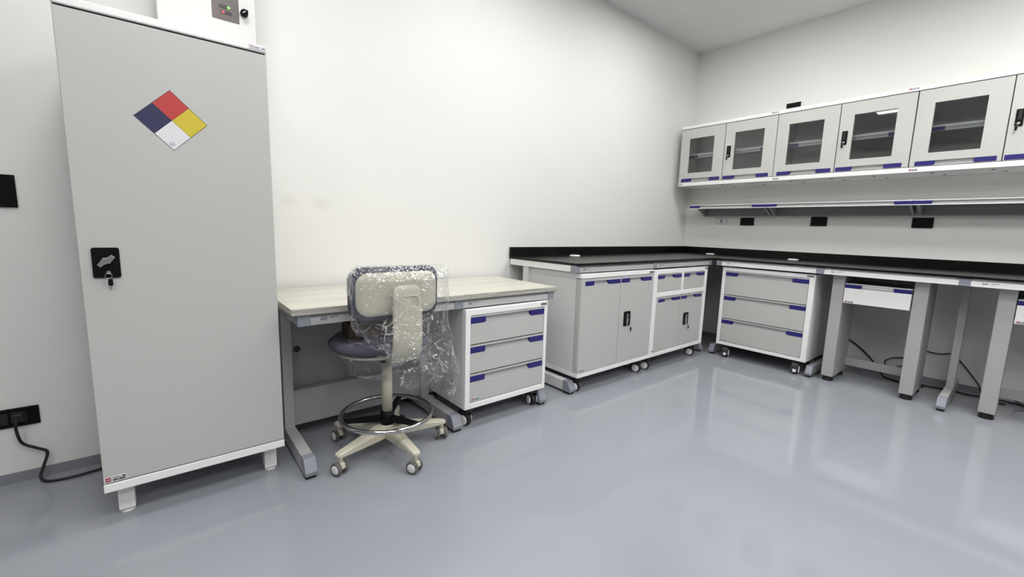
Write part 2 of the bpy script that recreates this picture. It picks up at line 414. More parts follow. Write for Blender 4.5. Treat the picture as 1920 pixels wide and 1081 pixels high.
def grip(parent, u0, u1, z0, z1, v, capl, capr):
    """handle strip: grey channel between two blue end pieces"""
    g = MB()
    g.box(u0+capl-.004, u1-capr+.004, v+.014, v+.018, z0, z1)
    g.prism([(v+.016, z0), (v+.001, z0), (v+.001, z0+.005), (v+.003, z0+.0055), (v+.013, z0+.011)], lambda p, q, t: (t, p, q), u0+capl-.004, u1-capr+.004)
    g.build('handle_channel', 'chan', parent, label='grey recessed handle channel')
    for a, b, rt in ((u0, u0+capl, False), (u1-capr, u1, True)):
        MB().prism(cap_shape(a, b, z0, z1, rt), lambda p, q, t: (p, t, q), v-.002, v+.016, bev=.001).build('handle_end', 'blue', parent, label='dark blue handle end piece')

def drawer(root, u0, u1, z0, z1, v=.003, capl=.097, capr=.110, lip=.010, gh=.033, m='grey', name='drawer', gu0=None, gu1=None):
    """front with a grip strip along the top"""
    gu0 = u0 if gu0 is None else gu0; gu1 = u1 if gu1 is None else gu1
    b = MB()
    zt = z1-lip-gh
    b.box(u0, u1, v, v+.02, z0, zt, .0015)
    b.box(u0, u1, v, v+.02, z1-lip, z1, .0012)
    b.box(u0, u1, v+.018, v+.022, zt-.002, z1-lip+.002)
    if gu0 > u0+.002: b.box(u0, gu0, v, v+.02, zt-.001, z1-lip+.001)
    if gu1 < u1-.002: b.box(gu1, u1, v, v+.02, zt-.001, z1-lip+.001)
    d = b.build(name, m, root)
    grip(d, gu0, gu1, zt, z1-lip, v, capl, capr)
    return d

def sticker(parent, u, z, v, w=.058, h=.020, name='label_sticker'):
    s = MB()
    s.box(u, u+w, v-.0006, v, z, z+h, m='paper')
    s.box(u+w*.05, u+w*.31, v-.0011, v-.0005, z+h*.15, z+h*.85, m='redp')
    s.box(u+w*.08, u+w*.28, v-.0014, v-.001, z+h*.44, z+h*.56, m='paper')
    s.box(u+w*.38, u+w*.66, v-.0011, v-.0005, z+h*.58, z+h*.82, m='greyink')
    s.box(u+w*.66, u+w*.78, v-.0011, v-.0005, z+h*.54, z+h*.70, m='greyink')
    s.box(u+w*.80, u+w*.96, v-.0011, v-.0005, z+h*.58, z+h*.86, m='ink')
    s.box(u+w*.38, u+w*.62, v-.0011, v-.0005, z+h*.16, z+h*.42, m='ink')
    s.box(u+w*.65, u+w*.96, v-.0011, v-.0005, z+h*.16, z+h*.42, m='ink')
    return s.build(name, None, parent, label='white sticker with red square and dark print')

def dark_tag(parent, u, z, v, w=.05, h=.018, m='greyink'):
    s = MB()
    s.box(u, u+w, v-.0006, v, z, z+h, m='paper' if m == 'paper' else 'silver')
    s.box(u+.002, u+w-.002, v-.001, v-.0005, z+.003, z+h-.003, m='greyink')
    for i in range(5): s.box(u+.005+i*(w-.01)/5, u+.003+(i+.7)*(w-.01)/5, v-.0013, v-.0009, z+h*.35, z+h*.7, m='ink')
    return s.build('maker_tag', None, parent, label='small grey tag with dark print')

def logo(parent, u, z, v, s=.028):
    text('lab', s, 'logo', 'ink', parent, (u, v-.0004, z), .25, 1.05)
    b = MB()
    b.box(u+s*1.7, u+s*2.55, v-.0007, v-.0001, z+s*.34, z+s*.44)
    b.box(u+s*2.7, u+s*2.95, v-.0007, v-.0001, z+s*.34, z+s*.52)
    b.build('logo_line', 'ink', parent)

def key(parent, u, z, v, L=.05):
    k = MB()
    ring = [(u+.009*math.cos(a*2*PI/16), v-.012, z-.008+.009*math.sin(a*2*PI/16)) for a in range(16)]
    k.tube(ring, .0008, 6, 'steel', True)
    k.prism(rrect(.012, .024, .005), lambda p, q, t: (u+.004+p, t, z-.030+q), v-.015, v-.009, m='black', bev=.001)
    k.box(u+.002, u+.006, v-.013, v-.011, z-.042-L*.3, z-.040, m='steel')
    return k.build('key', None, parent, label='key on a ring hanging from the lock')

def swing_lock(parent, u0, u1, z0, z1, v):
    """black recessed swing-handle lock plate with silver lever"""
    o = MB(); uc, zc = (u0+u1)/2, (z0+z1)/2; w, h = u1-u0, z1-z0
    o.prism(rrect(w, h, w*.12, 3), lambda p, q, t: (uc+p, t, zc+q), v-.006, v, m='black', bev=.001)
    o.prism([(-w*.16, -h*.30), (w*.16, -h*.30), (w*.20, -h*.02), (w*.10, h*.04), (w*.16, h*.34), (-w*.08, h*.34), (-w*.16, h*.05)], lambda p, q, t: (uc+p, t, zc+q), v-.010, v-.005, m='steel', bev=.001)
    o.cyl((uc, v-.012, z0+h*.10), (uc, v-.004, z0+h*.10), w*.11, seg=12, m='steel')
    return o.build('lock', None, parent, label='black lock plate with silver lever')

def frame_body(root, w, d, z0, z1, opens, side_m='side', tray=.035, gap_shades=()):
    """carcass with a white front frame around the given openings (u0,u1,z0,z1)"""
    b = MB()
    b.box(.001, w-.001, .032, d, z0+tray, z1-.002, .001, m=side_m)
    b.box(0, w, .03, d, z0, z0+tray, .0015, m='side')
    b.build('body', None, root)
    gk = MB()
    for o in opens: gk.box(o[0]-.004, o[1]+.004, .0275, .0315, o[2]-.004, o[3]+.004)
    for o in opens:
        for a in ((o[0]-.002, o[1]+.002, o[2]-.002, o[2]+.007), (o[0]-.002, o[1]+.002, o[3]-.007, o[3]+.002), (o[0]-.002, o[0]+.006, o[2], o[3]), (o[1]-.006, o[1]+.002, o[2], o[3])): gk.box(a[0], a[1], .010, .03, a[2], a[3])
    for a in gap_shades: gk.box(a[0], a[1], .010, .03, a[2], a[3])
    gk.build('gap_backing', 'blackm', root)  # black behind the fronts paints in the shade of the gaps
    us = sorted({0, w, *[o[0] for o in opens], *[o[1] for o in opens]}); zs = sorted({z0, z1, *[o[2] for o in opens], *[o[3] for o in opens]})
    bm = bmesh.new(); cache = {}
    def vv(u, z):
        if (u, z) not in cache: cache[(u, z)] = bm.verts.new((u, 0, z))
        return cache[(u, z)]
    for i in range(len(us)-1):
        for j in range(len(zs)-1):
            uc, zc = (us[i]+us[i+1])/2, (zs[j]+zs[j+1])/2
            if any(o[0] < uc < o[1] and o[2] < zc < o[3] for o in opens): continue
            bm.faces.new((vv(us[i], zs[j]), vv(us[i+1], zs[j]), vv(us[i+1], zs[j+1]), vv(us[i], zs[j+1])))
    r = bmesh.ops.extrude_face_region(bm, geom=bm.faces[:])
    for e in r['geom']:
        if isinstance(e, bmesh.types.BMVert): e.co.y = .033
    bmesh.ops.recalc_face_normals(bm, faces=bm.faces[:])
    es = [e for e in bm.edges if len(e.link_faces) == 2 and e.calc_face_angle(0) > .5 and abs(e.verts[0].co.y)+abs(e.verts[1].co.y) < 1e-5]
    bmesh.ops.bevel(bm, geom=es, offset=.0018, segments=1, affect='EDGES')
    m2 = MB(); m2._add(bm, 'white'); return m2.build('front_frame', None, root)

G = .004
# ------------------------------------------------------------------ 1. three-drawer pedestal under the ash desk
def pedestal(name, label, loc, rz, w, d, z0, z1, op, rows, angs, capl, capr, ins=.05, group=None):
    t = thing(name, label, 'drawer unit', loc, rz, group)
    fr = frame_body(t, w, d, z0, z1, [op], gap_shades=[(op[0], op[1], r_[0]-.005, r_[0]+.006) for r_ in rows])
    for k, (a, b) in enumerate(rows):
        dr = drawer(t, op[0]+G*.7, op[1]-G*.7, a+G, b-G*.6, capl=capl, capr=capr)
        if k == 2: sticker(dr, op[0]+.008, a+.010, .003)
    dark_tag(fr, w-.058, z1-.024, 0)
    for (u, v), a in zip(((ins, .055), (w-ins, .055), (ins, d-.055), (w-ins, d-.055)), angs): caster(t, u, v, a)
    return t
pedestal('drawer_pedestal', 'white three-drawer pedestal on casters under the pale wooden desk', (-3.408, -.710, 0), 0, .598, .50, .120, .677,
         (.032, .573, .151, .645), ((.480, .645), (.317, .480), (.151, .317)), (.30, -.25, .9, .4), .097, .110)
# ------------------------------------------------------------------ 2. wide three-drawer unit on the right wall
pedestal('drawer_pedestal', 'wide white three-drawer unit on casters under the black worktop by the corner', (-.701, -.788, 0), -PI/2, .718, .52, .116, .823,
         (.030, .679, .142, .792), ((.575, .792), (.359, .575), (.142, .359)), (PI+.24, PI+.14, 2.6, 2.2), .100, .115, .075)

# ------------------------------------------------------------------ 3. two-door cabinet
t = thing('double_door_cabinet', 'grey two-door base cabinet on casters nearest the pale wooden desk', 'cabinet', (-2.512, -.716, 0))
W = .834; D = .56
b = MB(); b.box(.002, W-.002, .052, D, .15, .80, .002, m='side'); b.build('body', None, t)
MB().prism([(0, D), (0, .016), (.004, .005), (.016, 0), (W-.016, 0), (W-.004, .005), (W, .016), (W, D)], lambda p, q, s: (p, q, s), .799, .829, bev=.0015).build('top_panel', 'white', t)
MB().box(0, W, 0, D, .120, .150, .0018).build('bottom_rail', 'white', t)
def plain_door(root, u0, u1, z0, z1, gu0, gu1, gz1, capl, capr, roundl=False, roundr=False, v=0.0, depth=.048, gh=.030):
    b = MB(); z0g = gz1-gh
    rl = .014 if roundl else .0015; rr = .014 if roundr else .0015
    def slab(a, bb, za, zb):
        pts = [(bb, depth), (a, depth)]
        pts += ([(a, v+.014), (a+.002, v+.007), (a+.007, v+.002), (a+.014, v)] if roundl and a == u0 else [(a, v+.001), (a+.001, v)])
        pts += ([(bb-.014, v), (bb-.007, v+.002), (bb-.002, v+.007), (bb, v+.014)] if roundr and bb == u1 else [(bb-.001, v), (bb, v+.001)])
        b.prism(pts, lambda p, q, s: (p, q, s), za, zb)
    slab(u0, u1, z0, z0g); slab(u0, u1, gz1, z1)
    slab(u0, gu0, z0g, gz1); slab(gu1, u1, z0g, gz1)
    b.box(gu0-.002, gu1+.002, v+.017, depth, z0g, gz1)
    d = b.build('door', 'grey', root)
    grip(d, gu0, gu1, z0g, gz1, v, capl, capr)
    return d
gs = MB(); gs.box(.02, W-.02, .012, .05, .795, .80); gs.box(.410, .422, .012, .05, .152, .80); gs.box(.02, W-.02, .012, .05, .149, .156); gs.build('gap_shade', 'blackm', t)  # black strips put the shade of the door gaps into colour
d1 = plain_door(t, .001, .4145, .154, .795, .035, .409, .779, .088, .135, roundl=True)
d2 = plain_door(t, .4185, W-.001, .154, .795, .424, .800, .779, .098, .125, roundr=True)
swing_lock(d2, .473, .550, .424, .533, 0); key(d2, .548, .428, -.002)
sticker(d1, .012, .160, 0, .050, .018)
dark_tag(t.children[1], W-.070, .803, 0, .066, .017)
for (u, v), a in zip(((.06, .055), (W-.06, .055), (.06, D-.05), (W-.06, D-.05)), (.25, .25, .8, .4)): caster(t, u, v, a)

# ------------------------------------------------------------------ 4. two drawers over two doors
t = thing('drawer_and_door_cabinet', 'white base cabinet with two small drawers above two doors, tucked in the corner', 'cabinet', (-1.677, -.716, 0))
W = .844
op = [(.053, .412, .643, .790), (.445, .799, .643, .790), (.053, .799, .150, .604)]
fr = frame_body(t, W, D, .120, .824, op, gap_shades=[(.416, .432, .152, .602)])
for a in op[:2]: drawer(t, a[0]+.003, a[1]-.003, a[2]+.003, a[3]-.003, capl=.098, capr=.118, gh=.030, lip=.008)
d1 = plain_door(t, .057, .422, .154, .600, .088, .418, .588, .090, .118, v=.004, depth=.03, gh=.028)
d2 = plain_door(t, .426, .795, .154, .600, .432, .772, .588, .090, .110, v=.004, depth=.03, gh=.028)
swing_lock(d2, .490, .567, .332, .437, .004); key(d2, .564, .336, .003)
sticker(fr, .030, .160, 0, .048, .017)
dark_tag(fr, W-.052, .802, 0, .048, .018)
for (u, v), a in zip(((.06, .055), (W-.07, .055), (.06, D-.05), (W-.07, D-.05)), (.25, .2, .8, .4)): caster(t, u, v, a)

# ------------------------------------------------------------------ tall cabinet
t = thing('tall_cabinet', 'tall grey single-door steel cabinet with a coloured hazard diamond', 'cabinet', (-4.851, -.588, 0))
W = .581; D = .50
MB().box(.001, W-.001, .026, D, .16, 1.757, .002).build('body', 'side', t)
gk = MB(); gk.box(.004, W-.004, .0225, .0265, .165, 1.755); gk.box(.004, W-.004, .006, .024, 1.7505, 1.758); gk.box(.004, W-.004, .006, .024, .164, .1695); gk.build('door_gap_shade', 'blackm', t)  # added black strips colour the shaded gap round the door
c_ = MB(); c_.box(-.001, W+.001, -.002, D, 1.7575, 1.7835, .004); cap = c_.build('top_panel', 'white', t)
MB().box(0, W, -.002, D, .134, .165, .002).build('bottom_rail', 'white', t)
dr = MB().box(.001, W-.001, 0, .022, .1685, 1.7515, .0022).build('door', 'grey', t)
for u in (.027, .512):
    for v in (.075, D-.10):
        f_ = MB().box(u, u+.048, v, v+.05, .014, .136, .0025).build('foot', 'white', t)
        MB().lathe([(.004, .018), (.010, .018), (.010, .008), (.0205, .006), (.022, .003), (.022, 0), (.004, 0)], (u+.024, v+.022, 0), 'Z', 20).build('leveling_disc', 'side', f_)
# hazard diamond
hz = MB(); cu_, cz_, hw = .273, 1.4555, .1015
def quad2(p, m, v0=-.0008, v1=.0002): hz.prism(p, lambda a, b_, s: (a, s, b_), v0, v1, m=m)
e_ = hw+.0015
quad2([(cu_, cz_+e_), (cu_-e_, cz_), (cu_, cz_-e_), (cu_+e_, cz_)], 'ink', -.0004, .0002)
h2 = hw/2
for (dx, dz, m_) in ((0, h2, 'red'), (-h2, 0, 'navy'), (h2, 0, 'yellow'), (0, -h2, 'paper')):
    g2 = h2-.0007
    quad2([(cu_+dx, cz_+dz+g2), (cu_+dx-g2, cz_+dz), (cu_+dx, cz_+dz-g2), (cu_+dx+g2, cz_+dz)], m_)
hz.build('hazard_sign', None, dr, label='diamond sign in red, navy, yellow and white quarters')
text('lab', .019, 'logo', 'violet', dr, (.261, -.0012, 1.370), .0, .75)
# latch
lt = MB(); lc, lz = .0665, .958
lt.prism(rrect(.070, .102, .006, 4), lambda p, q, s: (lc+p, s, lz+q), -.007, 0, m='black', bev=.0015)
lt.build('latch_plate', None, dr, label='square black latch plate')
lv = MB()
lp = [(-.024, -.013), (-.015, -.021), (-.006, -.012), (.005, -.008), (.008, -.009), (.023, .012), (.013, .021), (.005, .013), (-.004, .010), (-.008, .011)]
lv.prism(lp, lambda p, q, s: (lc+.001+p, s, lz+.006+q), -.016, -.006, m='steel', bev=.001)
lv.cyl((lc+.004, -.010, lz-.033), (lc+.004, -.004, lz-.033), .006, seg=14, m='steel')
lv.build('latch_lever', None, dr, label='silver stepped turn lever')
key(dr, lc+.003, lz-.036, -.004)
sticker(dr, .003, .172, 0, .060, .020)
s = MB()
s.box(.522, .581, -.0028, -.0018, 1.762, 1.781, m='paper'); s.box(.523, .580, -.0032, -.0026, 1.7632, 1.764, m='greyink')
s.box(.541, .558, -.0032, -.0026, 1.7705, 1.7725, m='ink'); s.box(.542, .560, -.0032, -.0026, 1.7665, 1.7675, m='greyink')
s.box(.565, .577, -.0032, -.0026, 1.7695, 1.7725, m='navy')
s.build('label_sticker', None, cap, label='white label strip with maroon logo')
text('lab', .012, 'logo', 'inkred', cap, (.5245, -.003, 1.7685), .2, 1.05)

# ------------------------------------------------------------------ electrical box on the back wall
t = thing('control_box', 'white wall control box with dark display panel, behind top of tall cabinet', 'control box', (-4.589, -.19, 1.86))
MB().box(0, .356, .012, .189, 0, .62, .003).build('box_body', 'boxw', t)
dd = MB().box(.002, .354, 0, .011, .003, .617, .003).build('box_door', 'boxw', t)
p = MB().box(.190, .291, -.003, .001, .124, .30, .001, m='panelb')
for zc in (.178, .155):
    p.prism([(x+.238+(.004 if zc < .16 else 0), z+zc) for x, z in rrect(.044, .015, .007)], lambda a, b_, s_: (a, s_, b_), -.0038, -.0028, m='dkbrown')
p.build('display_panel', None, dd, label='brown grey display panel')
MB().cyl((.252, -.0052, .178), (.252, -.003, .178), .0062, seg=20).build('green_lamp', 'ledg', dd, label='round lit green lamp')
MB().cyl((.231, -.0052, .155), (.231, -.003, .155), .0062, seg=20).build('red_lamp', 'ledr', dd, label='round red lamp')
kn = MB()
kn.cyl((.310, -.006, .172), (.310, 0, .172), .0165, seg=28, m='steel')
kn.cyl((.310, -.022, .172), (.310, -.006, .172), .0145, .0155, 28, 'black')
kn.prism([(.298, .164), (.302, .160), (.324, .180), (.320, .184)], lambda a, b_, s_: (a, s_, b_), -.030, -.020, m='black', bev=.001)
kn.prism([(.301, .167), (.303, .165), (.313, .174), (.311, .176)], lambda a, b_, s_: (a, s_, b_), -.0308, -.0298, m='hub')
kn.build('rotary_switch', None, dd, label='black rotary switch with white pointer')

# ------------------------------------------------------------------ ash desk
t = thing('desk', 'pale wood-topped desk with silver grey cantilever legs', 'desk', (0, 0, 0))
top = MB().box(-4.243, -2.722, -.697, -.035, .732, .759, .001)
top.bm.normal_update()
for f in top.bm.faces:
    f.material_index = 0 if abs(f.normal.z) > .5 and f.calc_center_median().z > .75 else 1
top.mats = ['wood', 'edge']; top.build('tabletop', None, t)
YA = -.680
def apron_bar(mb, u0, u1, y, z0, z1, axis='x'):
    pr = [(0, z0), (0, z0+(z1-z0)*.66), (.011, z1-.004), (.011, z1), (.04, z1), (.04, z0)]
    mb.prism(pr, (lambda p, q, t: (t, y+p, q)) if axis == 'x' else (lambda p, q, t: (y+p, t, q)), u0, u1, bev=.0008)
a = MB(); apron_bar(a, -4.167, -3.461, YA, .683, .7315); apron_bar(a, -3.407, -2.784, YA, .683, .7315)
ap = a.build('apron', 'silver', t)
def upper_groove(u0, u1, y, z0, z1): return MB().box(u0, u1, y-.0012, y+.001, z0, z1)
logo(ap, -4.130, .700, YA, .024); logo(ap, -3.375, .700, YA, .022)
for x0, x1 in ((-4.218, -4.167), (-3.461, -3.407), (-2.784, -2.733)):
    MB().box(x0, x1, YA-.002, YA+.045, .681, .7315, .002).build('corner_block', 'lav', t, label='lavender grey corner block')
sr = MB()
for x0 in (-4.216, -2.783): sr.box(x0, x0+.048, YA+.04, -.08, .683, .7315, .002)
sr.box(-4.17, -2.74, -.12, -.08, .683, .7315, .002)
sr.build('side_rail', 'silver', t)
def cleg(root, x, w, yf, yb, yu0, yu1, ztop, zf=.088, m='silver', axis='y'):
    """C-shaped leg: upright plus forward foot with chamfered plastic cap; x across, y from yf (front) to yb"""
    fn = (lambda p, q, s: (s, p, q)) if axis == 'y' else (lambda p, q, s: (p, s, q))
    l = MB()
    cut = .075
    l.prism([(yf+cut, .018), (yb, .018), (yb, zf), (yf+cut, zf)], fn, x, x+w, bev=.002)
    if axis == 'y': l.box(x+.001, x+w-.001, yu0, yu1, zf-.002, ztop, .003)
    else: l.box(yu0, yu1, x+.001, x+w-.001, zf-.002, ztop, .003)
    o = l.build('leg', m, root)
    MB().prism([(yf+.004, .016), (yf+cut, .016), (yf+cut, zf+.001), (yf+.030, zf+.001), (yf, .034)], fn, x-.001, x+w+.001, bev=.002).build('foot_cap', 'lav', o, label='lavender grey chamfered end cap')
    for a_, b_ in ((yf+.012, yf+.07), (yb-.07, yb-.01)):
        g = MB()
        if axis == 'y': g.box(x+.004, x+w-.004, a_, b_, 0, .019, .002)
        else: g.box(a_, b_, x+.004, x+w-.004, 0, .019, .002)
        g.build('glide', 'rubber', o)
    return o
for x, w_ in ((-4.215, .048), (-3.470, .056), (-2.832, .054)):
    cleg(t, x, w_, -.702, -.05, -.315, -.215, .684)
mp = MB(); mp.box(-4.167, -3.470, -.305, -.258, .090, .272, .002); mp.box(-3.414, -2.832, -.305, -.258, .090, .272, .002); mp.build('lower_panel', 'midpanel', t)
up = MB(); up.box(-4.167, -3.855, -.258, -.245, .272, .684, .001); up.box(-3.852, -3.470, -.262, -.245, .272, .684, .001); up.box(-3.414, -2.832, -.258, -.245, .272, .684, .001)
up.build('modesty_panel', 'dkpanel', t)
MB().cyl((-4.134, -.2605, .474), (-4.134, -.256, .474), .0165, seg=24).build('cable_hole', 'blackm', t, label='round black cable hole plug')

# ------------------------------------------------------------------ black worktop (L) and its frames
ZT = .900
w_ = MB()
w_.box(-2.557, -.002, -.711, -.004, .884, ZT, .002)
w_.box(-.738, -.002, -3.0, -.709, .884, ZT, .002)
w_.box(-2.557, -.004, -.024, -.003, ZT-.002, .971, .002)
w_.box(-.024, -.003, -3.0, -.022, ZT-.002, .971, .002)
wt = w_.build('worktop', 'worktop'); tag(wt, 'black L-shaped worktop with upstand running round the corner', 'worktop')
LIDS = ((-1.975, -.150), (-.080, -.356), (-.136, -1.157))
for x, y in LIDS:
    MB().lathe([(.001, ZT-.001), (.043, ZT-.001), (.044, ZT+.006), (.039, ZT+.010), (.001, ZT+.011)], (x, y, 0), 'Z', 28).build('outlet_lid', 'hub', wt, label='white round pop-up outlet lid')

t = thing('bench_frame', 'light grey steel bench frame carrying worktop along the back wall', 'bench frame', (0, 0, 0))
YB = -.699
a = MB(); apron_bar(a, -2.520, -1.675, YB, .837, .883); apron_bar(a, -1.623, -.783, YB, .837, .883); ap = a.build('apron', 'silver', t)
for x0, x1 in ((-2.562, -2.520), (-1.675, -1.623), (-.783, -.735)):
    MB().box(x0, x1, YB-.002, YB+.045, .836, .883, .002).build('corner_block', 'lav', t, label='lavender grey corner block')
logo(ap, -2.49, .852, YB, .022); logo(ap, -1.59, .852, YB, .022)
sr = MB(); sr.box(-2.552, -2.505, YB+.045, -.012, .838, .883, .002); sr.box(-.74, -.695, YB+.045, -.012, .838, .883, .002); sr.box(-2.51, -.73, -.06, -.02, .838, .883, .002)
sr.build('side_rail', 'white', t)
cleg(t, -2.545, .050, -.690, -.03, -.215, -.155, .840, m='side'); cleg(t, -1.70, .05, -.62, -.03, -.115, -.065, .840, m='side'); cleg(t, -.715, .050, -.655, -.03, -.215, -.155, .840, m='side')
MB().box(-2.495, -1.70, -.150, -.11, .09, .272, .002).build('lower_panel', 'silver', t)
MB().box(-1.65, -.715, -.150, -.11, .09, .272, .002).build('lower_panel', 'silver', t)

t = thing('bench_frame', 'light grey steel bench frame carrying worktop along the right wall', 'bench frame', (0, 0, 0))
XB = -.726
a = MB()
for y0, y1 in ((-1.510, -.786), (-2.282, -1.563), (-3.0, -2.335)): apron_bar(a, y0, y1, XB, .837, .883, 'y')
ap = a.build('apron', 'white', t)
for y0, y1 in ((-.786, -.738), (-1.563, -1.510), (-2.335, -2.282)):
    MB().box(XB-.002, XB+.045, y0, y1, .836, .883, .002).build('corner_block', 'lav', t, label='lavender grey corner block')
for y in (-.83, -1.605, -2.38):
    e = bpy.data.objects.new('logo_mount', None)
    lg = MB(); o = text('lab', .022, 'logo', 'ink', ap, (XB-.0004, y, .852), .25, 1.05); o.rotation_euler = (0, 0, -PI/2)
    lg.box(XB-.0007, XB-.0001, y-.062, y-.040, .859, .8615); lg.box(XB-.0007, XB-.0001, y-.072, y-.066, .859, .8635); lg.build('logo_line', 'ink', ap)
    bpy.data.objects.remove(e)
sr = MB(); sr.box(-.06, -.02, -3.0, -.06, .838, .883, .002)
for y in (-1.56, -2.33): sr.box(XB+.045, -.03, y, y+.046, .838, .883, .002)
sr.build('side_rail', 'side', t)
for y in (-.763, -1.552, -2.318): cleg(t, y, .044, -.728 if y < -2 else -.690, -.03, -.345 if y < -2 else -.215, -.285 if y < -2 else -.155, .840, m='silver', axis='x')

# ------------------------------------------------------------------ knee-space units with posts and a drawer
def knee(label, y0, W):
    t = thing('knee_drawer_unit', label, 'drawer unit', (-.655, y0, 0), -PI/2)
    pw = .076
    for u in (0, W-pw):
        pb = MB(); pb.box(u, u+pw, 0, .345, .040, .834, .003); p = pb.build('post', 'post', t)
        for v in (.045, .30):
            MB().lathe([(.002, .041), (.027, .041), (.030, .036), (.034, .014), (.036, .004), (.034, 0), (.002, 0)], (u+pw/2, v, 0), 'Z', 24).build('foot', 'rubber', p, label='round black plastic foot')
    MB().box(pw-.002, W-pw+.002, .315, .345, .085, .147, .002).build('cross_bar', 'post', t)
    MB().box(pw, W-pw, .318, .345, .70, .834, .002).build('back_rail', 'post', t)
    dw = MB()
    u0, u1 = pw+.004, W-pw-.008
    dw.box(u0, u1, -.006, .014, .629, .742, .0018); dw.box(u0, u1, .002, .018, .770, .778, .001); dw.box(u0, u1, .014, .30, .632, .774, .001)
    d = dw.build('drawer', 'white', t)
    grip(d, u0, u1, .742, .770, .002, .098, .098)
    sticker(d, u0+.006, .632, -.006, .058, .016)
    return t
knee('grey under-bench drawer unit between two grey posts, left of the slim bench leg', -1.608, .540)
knee('grey under-bench drawer unit cut off by the right edge of the picture', -2.457, .540)

# ------------------------------------------------------------------ wall cupboards with glazed doors
def wall_cupboard(label, y0, tagr):
    t = thing('wall_cupboard', label, 'wall cabinet', (-.349, y0, 0), -PI/2, 'glazed wall cupboards over the bench')
    W, D, z0, z1 = .912, .346, 1.601, 2.204
    b = MB()
    b.box(0, .012, .021, D, z0+.037, z1-.03, m='side'); b.box(W-.012, W, .021, D, z0+.037, z1-.03, m='side')
    b.box(.012, W-.012, D-.012, D, z0+.037, z1-.03, m='side')
    b.box(.012, .03, D-.05, D-.012, z0+.037, z1-.03, m='silver'); b.box(W-.03, W-.012, D-.05, D-.012, z0+.037, z1-.03, m='silver')
    for k in range(12):
        z = z0+.08+k*.04
        b.box(.030, .0306, D-.038, D-.024, z, z+.006, m='ink'); b.box(W-.0306, W-.030, D-.038, D-.024, z, z+.006, m='ink')
    b.build('body', None, t)
    MB().box(-.0005, W+.0005, 0, D, z1-.030, z1, .0018).build('top_panel', 'white', t)
    gk = MB(); gk.box(.0, W, .003, .0225, z1-.0365, z1-.029); gk.box(.0, W, .0205, .0225, z0+.036, z0+.05); gk.box(.4525, .4595, .004, .0225, z0+.036, z1-.03); gk.box(.0, .0045, .004, .0225, z0+.036, z1-.03); gk.box(W-.0045, W, .004, .0225, z0+.036, z1-.03); gk.build('door_gap_shade', 'blackm', t)  # black strips painted in where the gaps between doors are shaded
    br = MB(); br.box(-.0005, W+.0005, 0, D, z0, z0+.036, .0018, m='white')
    for u in (.12, .42, .70):
        for v in (.11, .26): br.lathe([(.001, z0-.0025), (.009, z0-.0025), (.010, z0), (.001, z0)], (u+.05*(v > .2), v, 0), 'Z', 12, 'ink')
    bp_ = br.build('bottom_panel', None, t)
    sticker(bp_, .004, z0+.008, 0, .050, .018)
    if tagr:
        s = MB(); s.box(W-.062, W-.004, -.0008, 0, z1-.022, z1-.004, m='paper'); s.box(W-.058, W-.042, -.0013, -.0007, z1-.016, z1-.009, m='inkred'); s.box(W-.040, W-.020, -.0013, -.0007, z1-.014, z1-.010, m='ink'); s.box(W-.017, W-.006, -.0013, -.0007, z1-.015, z1-.009, m='navy')
        s.build('label_sticker', None, t.children[1], label='white label with tiny print')
    for k, (u0, u1, w0, w1) in enumerate(((.004, .453, .094, .350), (.459, W-.004, .548, .806))):
        za, zb = z0+.040, z1-.036; wz0, wz1 = 1.731, 2.073; gz0, gz1 = 1.644, 1.676
        d = MB()
        g0, g1 = u0+.028, u1-.020
        if k: g0, g1 = u0+.006, u1-.036
        d.box(u0, g0, 0, .020, gz0, gz1); d.box(g1, u1, 0, .020, gz0, gz1); d.box(g0-.002, g1+.002, .018, .020, gz0, gz1)
        d.box(u0, u1, 0, .020, za, gz0, .0); d.box(u0, u1, 0, .020, gz1, wz0)
        d.box(u0, u1, 0, .020, wz1, zb); d.box(u0, w0, 0, .020, wz0, wz1); d.box(w1, u1, 0, .020, wz0, wz1)
        o = d.build('door', 'doorg', t)
        grip(o, g0, g1, gz0, gz1, 0, .105, .105)
        MB().box(w0-.004, w1+.004, .0135, .0165, wz0-.004, wz1+.004).build('glass_pane', 'glass', o)
        if k:
            lk = MB(); lk.prism(rrect(.036, .106, .004, 3), lambda p, q, s_: (.501+p, s_, 1.902+q), -.006, 0, m='black', bev=.001)
            lk.box(.494, .508, -.010, -.005, 1.89, 1.945, .001, m='blackm'); lk.cyl((.501, -.011, 1.868), (.501, -.004, 1.868), .006, seg=12, m='steel')
            lk.build('lock', None, o, label='black lock plate'); key(o, .489, 1.865, -.004, .02)
    sh = MB(); sh.box(.014, W-.014, .075, D-.015, 1.921, 1.927, m='side'); sh.box(.014, W-.014, .070, .080, 1.915, 1.929, m='white')
    sh.box(.11, W-.11, .072, .078, 1.893, 1.917, m='chan'); sh.box(.014, W-.014, .070, .082, 1.889, 1.894, m='white')
    so = sh.build('inner_shelf', None, t)
    for a_, b_ in ((.016, .155), (W-.155, W-.016)): MB().box(a_, b_, .068, .082, 1.890, 1.918, .001).build('shelf_end', 'blue', so, label='dark blue shelf end piece')
    return t
wall_cupboard('pale grey glazed wall cupboard nearest the room corner', -.074, True)
wall_cupboard('pale grey glazed wall cupboard below the small black wall plate', -.983, True)
wall_cupboard('pale grey glazed wall cupboard cut off by the right edge of the picture', -1.894, False)

